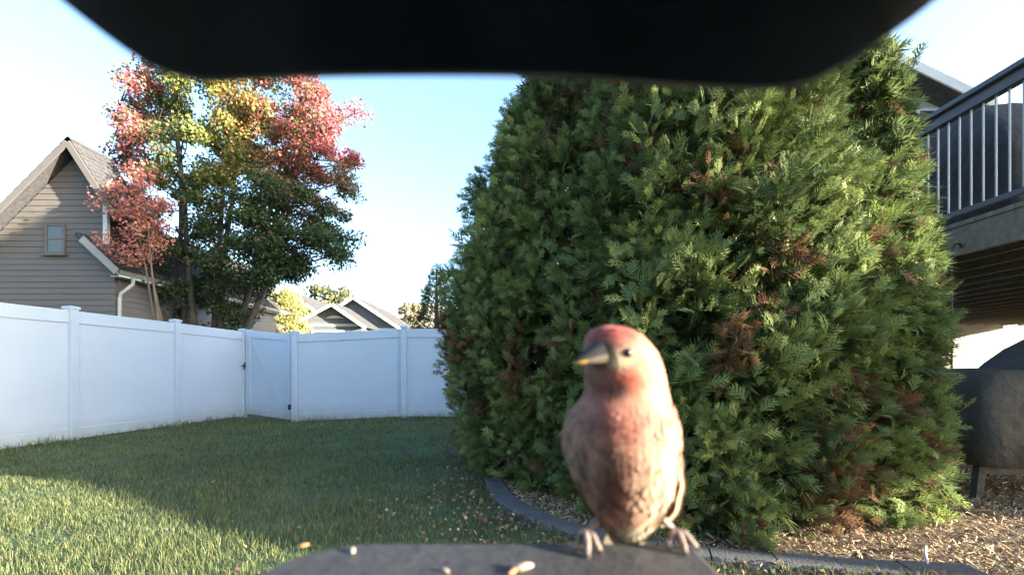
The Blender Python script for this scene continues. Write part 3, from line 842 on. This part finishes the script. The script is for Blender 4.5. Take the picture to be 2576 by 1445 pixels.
def ellipsoid_clumps(r, n, c, s, pw=.5, cut=None):
    out = []
    while len(out) < n:
        v = r.normal(size=3); v /= np.linalg.norm(v); p = v * r.uniform(.05, 1) ** pw * np.array(s) + np.array(c)
        if cut is None or cut(p): out.append(p)
    return np.array(out)


# the big multi-stemmed maple
def maple():
    r = np.random.default_rng(21)
    x, y = -8.95, 14.0
    px = lambda p: x * 0 + (p - 1288) / 1180 * y - x        # picture column -> local x at this depth
    stems = []
    for (b, t, h, ly) in ((px(455), px(335), 8.6, -.3), (px(470), px(410), 9.6, .3), (px(505), px(480), 10.4, -.5), (px(525), px(560), 10.9, .4), (px(545), px(640), 10.4, -.2), (px(560), px(730), 9.6, .5), (px(585), px(830), 8.0, -.2)):
        P = []
        for k in range(8):
            f = k / 7
            P.append((b + (t - b) * (f ** 1.25) + r.normal(0, .05), (b * .2 + ly * 2.6 * f) * .7 + r.normal(0, .06), h * f))
        stems.append(P)
    stems.append([(px(480) , -.1, 0), (px(445), -.3, 1.0), (px(405), -.4, 2.3), (px(385), -.4, 3.6), (px(350), -.4, 5.2)])
    # crown outline in (picture column, picture row)
    def cut(p):
        c = (p[0] + x) / (p[1] + y) * 1180 + 1288; w = 925 - (p[2] - EYE) / (p[1] + y) * 1180
        lo = np.interp(w, [0, 180, 330, 450, 560, 640, 720, 790], [350, 320, 296, 306, 330, 385, 410, 440])
        hi = np.interp(w, [0, 180, 280, 430, 560, 610, 660, 700, 740, 800], [720, 815, 900, 895, 880, 895, 885, 740, 670, 620])
        if not (lo < c < hi): return False
        for (hx, hy, hr) in ((478, 400, 36), (425, 540, 30), (470, 545, 20), (730, 545, 16), (860, 570, 20), (790, 640, 16)):
            if (c - hx) ** 2 + ((w - hy) * .7) ** 2 < hr * hr: return False
        if w > 740 and r.uniform() < .3: return False
        return p[2] > 1.5
    C = ellipsoid_clumps(r, 470, (px(605), .1, 6.2), (4.1, 2.0, 5.8), .42, cut)
    def colour(p, k, rr):
        n = len(p)
        c = (p[:, 0] + x) / (p[:, 1] + y) * 13.0; z = p[:, 2]
        ck = rr.normal(0, .16, k.max() + 1)[k]
        red = np.clip((c + 7.2) / 2.2, 0, 1) * np.clip((z - 5.6) / 1.6, 0, 1)
        red = np.maximum(red, .75 * np.clip((-9.6 - c) / 1.0, 0, 1) * np.clip((z - 3.5) / 2, 0, 1))
        yel = np.clip(1 - np.abs(c + 8.4) / 1.5, 0, 1) * np.clip((z - 4.5) / 2.0, 0, 1)
        org = np.clip(1 - np.abs(c + 7.4) / 1.2, 0, 1) * np.clip((z - 6.0) / 2.0, 0, 1)
        u = rr.uniform(0, 1, n)
        out = np.array([.050, .085, .035])[None] * rr.uniform(.7, 1.4, (n, 1))
        def put(wt, col):
            s = rr.uniform(0, 1, n) < np.clip(wt + ck * (wt > .05), 0, 1); out[s] = np.array(col) * rr.uniform(.7, 1.25, (s.sum(), 1))
        out[z > 6] = out[z > 6] * .5 + np.array([.075, .09, .03]); put(yel * .75, (.28, .30, .07)); put(org * .6, (.42, .23, .09)); put(red * .88, (.47, .13, .15)); put(.12 * (red > .1), (.40, .20, .12)); put(np.full(n, .05), (.22, .10, .05))  # turning leaves; the crown top is also paler to carry its sunlit look
        return out
    tree('maple', 'tall multi-stemmed maple turning red and yellow behind the side fence', 'maple tree', x, y, stems, C, 240, .085, colour, M['leaf'], seed=22, bark='bark_grey', trunk_r=.115, cr=(.28, .55))
maple()

def flat(c1, c2):
    def f(p, k, r):
        g = np.clip(r.uniform(0, 1, len(p)) * .7 + r.uniform(0, .4, k.max() + 1)[k], 0, 1)[:, None]
        return np.array(c1) * (1 - g) + np.array(c2) * g
    return f

def simple_tree(name, label, cat, x, y, c, s, n, per, ls, cols, seed, group=None, tr=.1, cr=(.35, .6), up=.2):
    r = np.random.default_rng(seed)
    st = [[(r.normal(0, .05) + c[0] * f + sx * f, r.normal(0, .05) + c[1] * f + sy * f, (c[2] + s[2] * .5) * f) for f in np.linspace(0, 1, 6)] for sx, sy in ((-.3 * s[0], .1), (.3 * s[0], -.1), (.05, .2))]
    return tree(name, label, cat, x, y, st, ellipsoid_clumps(r, n, c, s, .45), per, ls, flat(*cols), M['leaf'], group, seed + 1, 'bark', tr, cr, up)

simple_tree('added_shade_tree', 'unseen young tree added beside the deck so its loose crown shades the arborvitae screen', 'tree', 9.2, -.25, (0, 0, 5.0), (1.0, 1.1, 2.3), 40, 46, .16, ((.07, .11, .035), (.14, .15, .05)), 35, tr=.09, cr=(.3, .5))  # unseen tree, added for dappled shade on the arborvitae
simple_tree('red_tree', 'slender leaning tree with pink red leaves in front of the taupe gable', 'tree', -8.5, 11.55, (-.80, .1, 4.75), (.85, .6, 1.35), 44, 60, .07, ((.48, .13, .13), (.52, .25, .17)), 31, tr=.05, cr=(.18, .42))
simple_tree('yellow_shrub', 'rounded yellow green shrub behind the gate, left of the sage house', 'shrub', -10.4, 21.0, (0, 0, 2.75), (1.2, 1.1, 1.8), 100, 150, .10, ((.28, .29, .09), (.44, .42, .17)), 32, tr=.06, cr=(.25, .42))
simple_tree('far_tree', 'pale distant tree just above the far cream roof', 'tree', -19.0, 50.0, (0, 0, 6.5), (3.2, 2, 3.6), 40, 80, .4, ((.10, .13, .06), (.18, .18, .09)), 33, tr=.2, cr=(.6, 1.1))
simple_tree('far_tree', 'thin pale distant tree left of the dark conifer above the back fence', 'tree', -7.6, 36.0, (0, 0, 3.7), (1.0, 1.0, 2.2), 26, 50, .3, ((.15, .15, .08), (.22, .20, .12)), 34, tr=.12, cr=(.4, .7), up=-.5)
arborvitae(-2.25, 14.0, 4.1, 1.05, 'dark conifer showing above the back fence beside the arborvitae screen', 41, 170, widest=.3, top_p=.9, rust=.02, far=True)

# ------------------------------------------------------------------ bird feeder
TZ = .864                                                     # tray top
def feeder():
    f = empty('bird_feeder', (0, 0, TZ - .02)); tag(f, 'dark plastic bird feeder with an overhanging black roof and a grey tray', 'bird feeder')
    z0 = f.location.z
    # tray: outline with a rounded far left corner, raised nothing, soft edge
    pts = [(.080, -.15), (.0885, .232)]
    pts += [(-.066, .232)]
    for k in range(1, 9):
        a = R(90 + 90 * k / 8); pts.append((-.066 + .041 * math.cos(a), .191 + .041 * math.sin(a)))
    pts += [(-.107, -.15)]
    MB().prism([(x, y, TZ - z0 - .012) for x, y in pts], (0, 0, .012)).build('tray', M['tray'], f, bevel=.0025)
    # roof: a skirt with drooping rounded corners, closed on top, running back over the housing
    low = [(-20, -150), (60, -75), (150, 0), (250, 78), (330, 135), (400, 172), (470, 191), (530, 198), (620, 194), (760, 187), (950, 183), (1150, 182), (1340, 185), (1520, 195), (1700, 209), (1850, 217), (1960, 216), (2040, 200), (2110, 168), (2200, 112), (2290, 50), (2360, -4), (2450, -80), (2575, -180)]
    Yf = .10
    L = [Vector(((px - 1288) / 1180 * Yf, Yf, (925 - py) / 1180 * Yf + EYE - z0)) for px, py in low]
    sp = spline([tuple(p) for p in L], 4)
    top = EYE - z0 + .098
    mb = MB(); n = len(sp); V = []
    for p in sp: V.append((p.x, Yf + .0015, p.z))
    for p in sp: V.append((p.x, Yf, p.z))
    for p in sp: V.append((p.x * .99, Yf, top + .004))
    for p in sp: V.append((p.x * .99, Yf - .004, top))
    for p in sp: V.append((p.x * .99, -.16, top))
    for p in sp: V.append((p.x * .99, -.16, top + .004))
    F = []
    def strip(a, b):
        for i in range(n - 1): F.append((a * n + i, a * n + i + 1, b * n + i + 1, b * n + i))
    strip(0, 1); strip(0, 2); strip(1, 3); strip(2, 5); strip(3, 4); strip(4, 5)
    mb.add(V, F); mb.build('roof', M['black'], f, smooth=False)
    # housing behind the lens and the pole
    MB().box((-.075, -.14, .022), (.075, -.014, top - .004)).build('housing', M['black'], f, bevel=.004)
    for sx in (-1, 1):  # unseen panels, added to keep the sun off the roof's inner face
        MB().box((sx * .108 - .002, -.155, .022), (sx * .108 + .002, .096, top)).build('added_sun_shield', M['black'], f)
    MB().tube([(0, -.03, EYE - z0), (0, -.008, EYE - z0)], .012, 20).build('lens_barrel', M['dark_metal'], f)
    MB().tube([(0, -.07, -z0 - .1), (0, -.07, .006)], .016, 14).build('pole', M['dark_metal'], f, smooth=True)
feeder()

SEED_G = 'seeds left on the feeder tray'
def seed(px, py, L, m, label, rz):
    Y = (EYE - TZ) * 1180 / (py - 925); X = (px - 1288) / 1180 * Y
    mb = MB(); sec = [(-.5, .05), (-.38, .24), (-.15, .34), (.1, .33), (.35, .22), (.5, .04)]
    mb.tube([(s * L, 0, L * .2 + .06 * L * math.sin(s * 5)) for s, _ in sec], [w * L * .62 for _, w in sec], 10)
    o = mb.build('seed', m, smooth=True); o.location = (X, Y, TZ); o.rotation_euler = (0, 0, rz); o.scale = (1, 1, .8)
    tag(o, label, 'seed', SEED_G)
seed(765, 1374, .0050, M['seed_dark'], 'small orange seed at the rounded far corner of the tray', .3)
seed(887, 1387, .0058, M['seed'], 'small pale seed right of the orange seed on the tray', 1.9)
seed(1316, 1432, .0092, M['seed'], 'large white seed near the front of the tray, left of the finch', .1)
seed(1290, 1441, .0055, M['seed_dark'], 'small brownish seed touching the large white seed', .8)
seed(1120, 1437, .0045, M['seed'], 'tiny dull seed between the pale seed and the large white seed', 2.5)

# ------------------------------------------------------------------ house finch
def finch():
    YB = .235; K = YB / 1180 * .4553
    root = empty('finch', (.0541, YB, TZ)); tag(root, 'small red breasted finch perched on the rim of the feeder tray, head turned left', 'bird')
    def P(cx, cy, d=0): return Vector(((cx - 480) * K, d * K, (1262 - cy) * K))
    rows = np.array([  # picture row, left, right, depth half, depth centre (negative is towards the lens)
        (80, 392, 425, 14, -40), (88, 350, 482, 60, -40), (105, 310, 535, 100, -40), (135, 282, 585, 135, -40), (180, 272, 635, 158, -42), (235, 272, 672, 170, -45), (300, 272, 698, 176, -48),
        (380, 280, 713, 178, -50), (440, 284, 722, 184, -52), (475, 262, 730, 198, -56), (510, 222, 744, 216, -58), (560, 186, 764, 238, -60), (640, 160, 786, 258, -58), (720, 153, 790, 268, -52),
        (800, 170, 785, 268, -42), (900, 205, 776, 256, -28), (1000, 252, 768, 232, -8), (1080, 302, 748, 200, 18), (1130, 340, 712, 170, 25), (1180, 385, 690, 135, 25), (1225, 408, 662, 108, 25), (1262, 424, 640, 82, 28), (1300, 450, 612, 50, 32), (1318, 490, 570, 14, 34)], float)
    ys = np.unique(np.r_[np.linspace(80, 140, 14), np.linspace(140, 1318, 78)])
    rr = np.array([np.interp(ys, rows[:, 0], rows[:, k]) for k in range(1, 5)]).T
    for k in range(4):                                       # light smoothing of the outline
        s = rr[:, k].copy()
        for _ in range(2): s[1:-1] = .25 * s[:-2] + .5 * s[1:-1] + .25 * s[2:]
        rr[:, k] = s
    N = 56; V = []; S = []
    for y, (l, r_, dh, dc) in zip(ys, rr):
        for k in range(N):
            a = 2 * math.pi * k / N; c, s = math.cos(a), math.sin(a)
            cx = (l + r_) / 2 + (r_ - l) / 2 * c; dd = dc + dh * s
            V.append(tuple(P(cx, y, dd))); S.append((cx, y, dd))
    V = np.array(V); S = np.array(S)
    # feathers ruffled a little
    nz = noise3(S / 26, 5) * .5 + noise3(S / np.array([11, 40, 11]), 6) * .5
    cen = np.repeat(np.array([tuple(P((l + r_) / 2, y, dc)) for y, (l, r_, dh, dc) in zip(ys, rr)]), N, axis=0)
    rad = V - cen; V = cen + rad * (1 + .016 * nz[:, None] + .014 * noise3(S / np.array([34, 60, 34]), 16)[:, None])
    F = []
    for i in range(len(ys) - 1):
        for k in range(N): F.append((i * N + k, i * N + (k + 1) % N, (i + 1) * N + (k + 1) % N, (i + 1) * N + k))
    # plumage colours
    cx, cy, dd = S.T; front = np.clip(-(dd) / 160, 0, 1)
    def blob(x, y, rx, ry, soft=1.0): return np.clip(1.35 - np.sqrt(((cx - x) / rx) ** 2 + ((cy - y) / ry) ** 2) * soft, 0, 1)
    C = np.tile(np.array([.40, .21, .15]), (len(S), 1))
    back = np.clip((dd - 30) / 120, 0, 1)[:, None]
    C = C * (1 - back) + np.array([.24, .18, .14]) * back
    n1 = noise3(S / 60, 8)
    def mixc(w, col, f=True):
        nonlocal C
        w = np.clip(w * (front ** .4 if f else 1) , 0, 1)[:, None]; C = C * (1 - w) + np.array(col) * w
    mixc(blob(235, 760, 130, 260) * .85, (.58, .34, .24))
    mixc(blob(430, 130, 170, 75), (.30, .085, .068), False)
    mixc(blob(360, 430, 110, 90) * .85, (.27, .095, .072))
    mixc(blob(490, 380, 105, 65), (.34, .085, .058))
    mixc(blob(430, 600, 270, 130) * (.75 + .3 * n1), (.30, .105, .085))
    mixc(blob(600, 610, 90, 70) * .8, (.34, .125, .095))
    mixc(blob(420, 830, 110, 190) * (.75 + .35 * n1), (.165, .080, .064))
    mixc(blob(400, 960, 80, 80) * .6, (.21, .085, .066))
    mixc(blob(425, 425, 55, 42) * .9, (.085, .05, .042))  # throat shade darkened into the feather colour
    mixc(blob(400, 745, 55, 60) * .5, (.13, .08, .065))
    mixc(blob(325, 250, 95, 70), (.075, .068, .066))
    mixc(blob(425, 265, 62, 52), (.56, .44, .29))
    mixc(blob(560, 300, 60, 40) * .5, (.36, .17, .11))
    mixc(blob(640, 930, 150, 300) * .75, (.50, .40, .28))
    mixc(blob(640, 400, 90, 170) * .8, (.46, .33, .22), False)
    mixc(blob(530, 1225, 150, 100), (.50, .46, .33), False)
    streak = np.clip(np.sin(cx / 17 + 2 * noise3(S / 90, 12)) * .5 + noise3(S / np.array([20, 70, 20]), 13) * .8, 0, 1) * np.clip((cy - 650) / 150, 0, 1) * np.clip((1120 - cy) / 150, 0, 1)
    mixc(streak * .7, (.15, .10, .075))
    C *= .60 * (1 + .20 * noise3(S / np.array([8, 24, 8]), 14) + .16 * noise3(S / np.array([22, 46, 22]), 15))[:, None]
    me = mesh_np('body', V, F, np.clip(C, 0, 1), smooth=True)
    link('body', me, M['plumage'], root)
    # overlapping contour feathers: short pointed vanes lying down the body
    fr = np.random.default_rng(77); NF = 5200; iy = fr.integers(6, len(ys) - 7, NF); ik = fr.integers(0, N, NF); idx = iy * N + ik
    keep_ = np.hypot(S[idx, 0] - 470, S[idx, 1] - 240) > 62; keep_ &= ~((S[idx, 0] < 350) & (S[idx, 1] < 330) & (S[idx, 2] < 40)); idx = idx[keep_]; iy = iy[keep_]
    p_ = V[idx]; dn = V[idx + 2 * N] - V[idx - 2 * N]; dn /= np.linalg.norm(dn, axis=1)[:, None] + 1e-12
    nr = rad[idx] / (np.linalg.norm(rad[idx], axis=1)[:, None] + 1e-12); sd = np.cross(dn, nr); sd /= np.linalg.norm(sd, axis=1)[:, None] + 1e-12
    dn = dn + sd * fr.normal(0, .22, len(idx))[:, None] + nr * fr.uniform(.0, .05, len(idx))[:, None]
    fl_ = (np.interp(S[idx, 1], [100, 400, 800, 1200], [22, 34, 58, 74]) * fr.uniform(.7, 1.3, len(idx)) * K)[:, None]; fw = fl_ * .26
    p_ = p_ - nr * .0001 + dn * fl_ * -.2
    Q = np.zeros((len(idx), 4, 3)); Q[:, 0] = p_; Q[:, 1] = p_ + dn * fl_ * .62 + sd * fw + nr * fl_ * .02; Q[:, 2] = p_ + dn * fl_; Q[:, 3] = p_ + dn * fl_ * .62 - sd * fw + nr * fl_ * .02
    QF = (np.arange(len(idx))[:, None, None] * 4 + np.array([(0, 1, 2), (0, 2, 3)])[None]).reshape(-1, 3)
    qc = np.clip(C[idx] * fr.uniform(.93, 1.07, (len(idx), 1)), 0, 1); QC = np.repeat(qc, 4, axis=0); QC[0::4] *= .95; QC[2::4] *= 1.03
    fo = link('feathers', mesh_np('feathers', Q.reshape(-1, 3), QF, QC), M['plumage'], root); fo['kind'] = 'stuff'
    # beak: two stout conical mandibles
    def mandible(name, top):
        n = 16; st = []; b0 = P(345, 243, -165); tipp = P(186, 284 if top else 289, -222)
        axis = tipp - b0
        side = axis.cross(Vector((0, 0, 1))).normalized(); upv = side.cross(axis).normalized()
        V, F, C = [], [], []
        NS = 9
        for i in range(NS + 1):
            f = i / NS; c = b0 + axis * f
            drop = (math.sin(f * math.pi * .5) ** 2) * (-10 if top else 0) * K
            w = (1 - f) ** .62; hw = 64 * K * w + .25 * K; hh = (68 if top else 52) * K * (w if top else (1 - f) ** .8) + .2 * K
            for k in range(n + 1):
                a = math.pi * k / n if top else -math.pi * k / n
                V.append(tuple(c + side * hw * math.cos(a) + upv * (hh * math.sin(a) + drop)))
                C.append((.024, .024, .026) if top and f < .92 else ((.38, .25, .05) if f > .6 else (.10, .085, .065)))
        for i in range(NS):
            for k in range(n): F.append((i * (n + 1) + k, i * (n + 1) + k + 1, (i + 1) * (n + 1) + k + 1, (i + 1) * (n + 1) + k))
            F.append((i * (n + 1) + n, i * (n + 1), (i + 1) * (n + 1), (i + 1) * (n + 1) + n))
        link(name, mesh_np(name, V, F, np.array(C), smooth=True), M['beak'], root)
    mandible('upper_beak', True); mandible('lower_beak', False)
    def ball(name, c, r, m, sx=1, sy=1, sz=1):
        bm = bmesh.new(); bmesh.ops.create_uvsphere(bm, u_segments=20, v_segments=14, radius=r)
        for v in bm.verts: v.co = Vector((v.co.x * sx, v.co.y * sy, v.co.z * sz)) + c
        for f_ in bm.faces: f_.smooth = True
        me = bpy.data.meshes.new(name); bm.to_mesh(me); bm.free(); return link(name, me, m, root)
    ball('eye', P(470, 240, -207), 27 * K, M['eye'], 1, .6, 1.05)
    ball('eye', P(400, 240, 122), 25 * K, M['eye'], 1, .6, 1.05)
    # folded wings: curved shields hugging the flanks, feather tips at the lower end
    def wing(edge, sg):
        V, F, C = [], [], []; NU = 12; E = spline([(x, y, 0) for x, y in edge], 5)
        for layer in (0, 1):
            for p in E:
                for u in range(NU + 1):
                    f = u / NU; depth = 40 + 250 * f; inward = -sg * (150 * f ** 1.8); t = (p.y - E[0].y) / (E[-1].y - E[0].y)
                    V.append(tuple(P(p.x + inward - sg * layer * 30 + sg * 5 * math.sin(t * 30 + f * 4), p.y + 30 * f - layer * 4, depth)))
                    bar_ = .5 + .5 * math.sin(f * 22); pale = max(0, 1 - f * 9)
                    C.append(np.array((.05, .038, .03)) * (.7 + .5 * bar_) * (1 - pale) + np.array((.30, .235, .15)) * pale)
        n1_, w = len(E), NU + 1
        for layer in (0, 1):
            for i in range(n1_ - 1):
                for u in range(NU):
                    q = [layer * n1_ * w + i * w + u, layer * n1_ * w + i * w + u + 1, layer * n1_ * w + (i + 1) * w + u + 1, layer * n1_ * w + (i + 1) * w + u]
                    F.append(q if layer else q[::-1])
        o_ = n1_ * w
        for i in range(n1_ - 1):
            F.append([i * w, (i + 1) * w, o_ + (i + 1) * w, o_ + i * w]); F.append([i * w + NU, o_ + i * w + NU, o_ + (i + 1) * w + NU, (i + 1) * w + NU])
        link('wing', mesh_np('wing', V, F, np.array(C), smooth=True), M['plumage'], root)
    wing([(722, 500), (768, 590), (812, 690), (840, 800), (856, 920), (850, 1040), (818, 1130), (752, 1205)], 1)
    wing([(300, 540), (265, 610), (245, 700), (245, 800), (262, 920), (300, 1020), (345, 1090), (400, 1150)], -1)
    # tail feathers hanging behind the rim
    for k in range(5):
        o = (k - 2) * 26
        mb = MB(); a, b = P(525 + o * .7, 1130, 110), P(520 + o * 1.5, 1480, 330 - abs(k - 2) * 4)
        mb.bar(a, b, 34 * K, 7 * K, up=(0, .8, .5)); t_ = mb.mesh('tail_feather')
        ca = t_.color_attributes.new('col', 'FLOAT_COLOR', 'POINT')
        for d_ in ca.data: d_.color = (.30, .25, .19, 1)
        link('tail_feather', t_, M['plumage'], root)
    # feathered thighs, shanks and gripping toes
    for (hip, ank, toes, hind) in (
        (P(405, 1120, 10), Vector((-.0182, -.006, .0062)), ((-.0255, -.0165), (-.0195, -.0215), (-.0128, -.0165)), (-.016, .0045)),
        (P(672, 1115, 10), Vector((.0262, -.005, .0062)), ((.0195, -.0145), (.0262, -.0185), (.0335, -.0130)), (.0275, .0045))):
        MB().tube([hip, hip.lerp(ank, .45), ank], [60 * K, 24 * K, 13 * K], 10).build('shank', M['leg'], root, smooth=True)
        for tx, ty in toes:
            e = Vector((tx, ty, .0011)); m_ = ank.lerp(e, .45) + Vector((0, 0, .0022))
            t_ = MB().tube([ank, m_, ank.lerp(e, .78) + Vector((0, 0, .0006)), e], [.0019, .0018, .0016, .0011], 8).build('toe', M['leg'], root, smooth=True)
            d = (e - m_).normalized()
            MB().tube([e, e + d * .0018 + Vector((0, 0, .0002)), e + d * .0032 - Vector((0, 0, .0008))], [.0007, .0005, .0001], 6).build('claw', M['dark_metal'], t_, smooth=True)
        hx, hy = hind
        MB().tube([ank, Vector((hx, hy * .4, .0035)), Vector((hx, hy, -.001)), Vector((hx, hy + .0015, -.005))], [.0014, .0013, .0011, .0006], 8).build('toe', M['leg'], root, smooth=True)
finch()
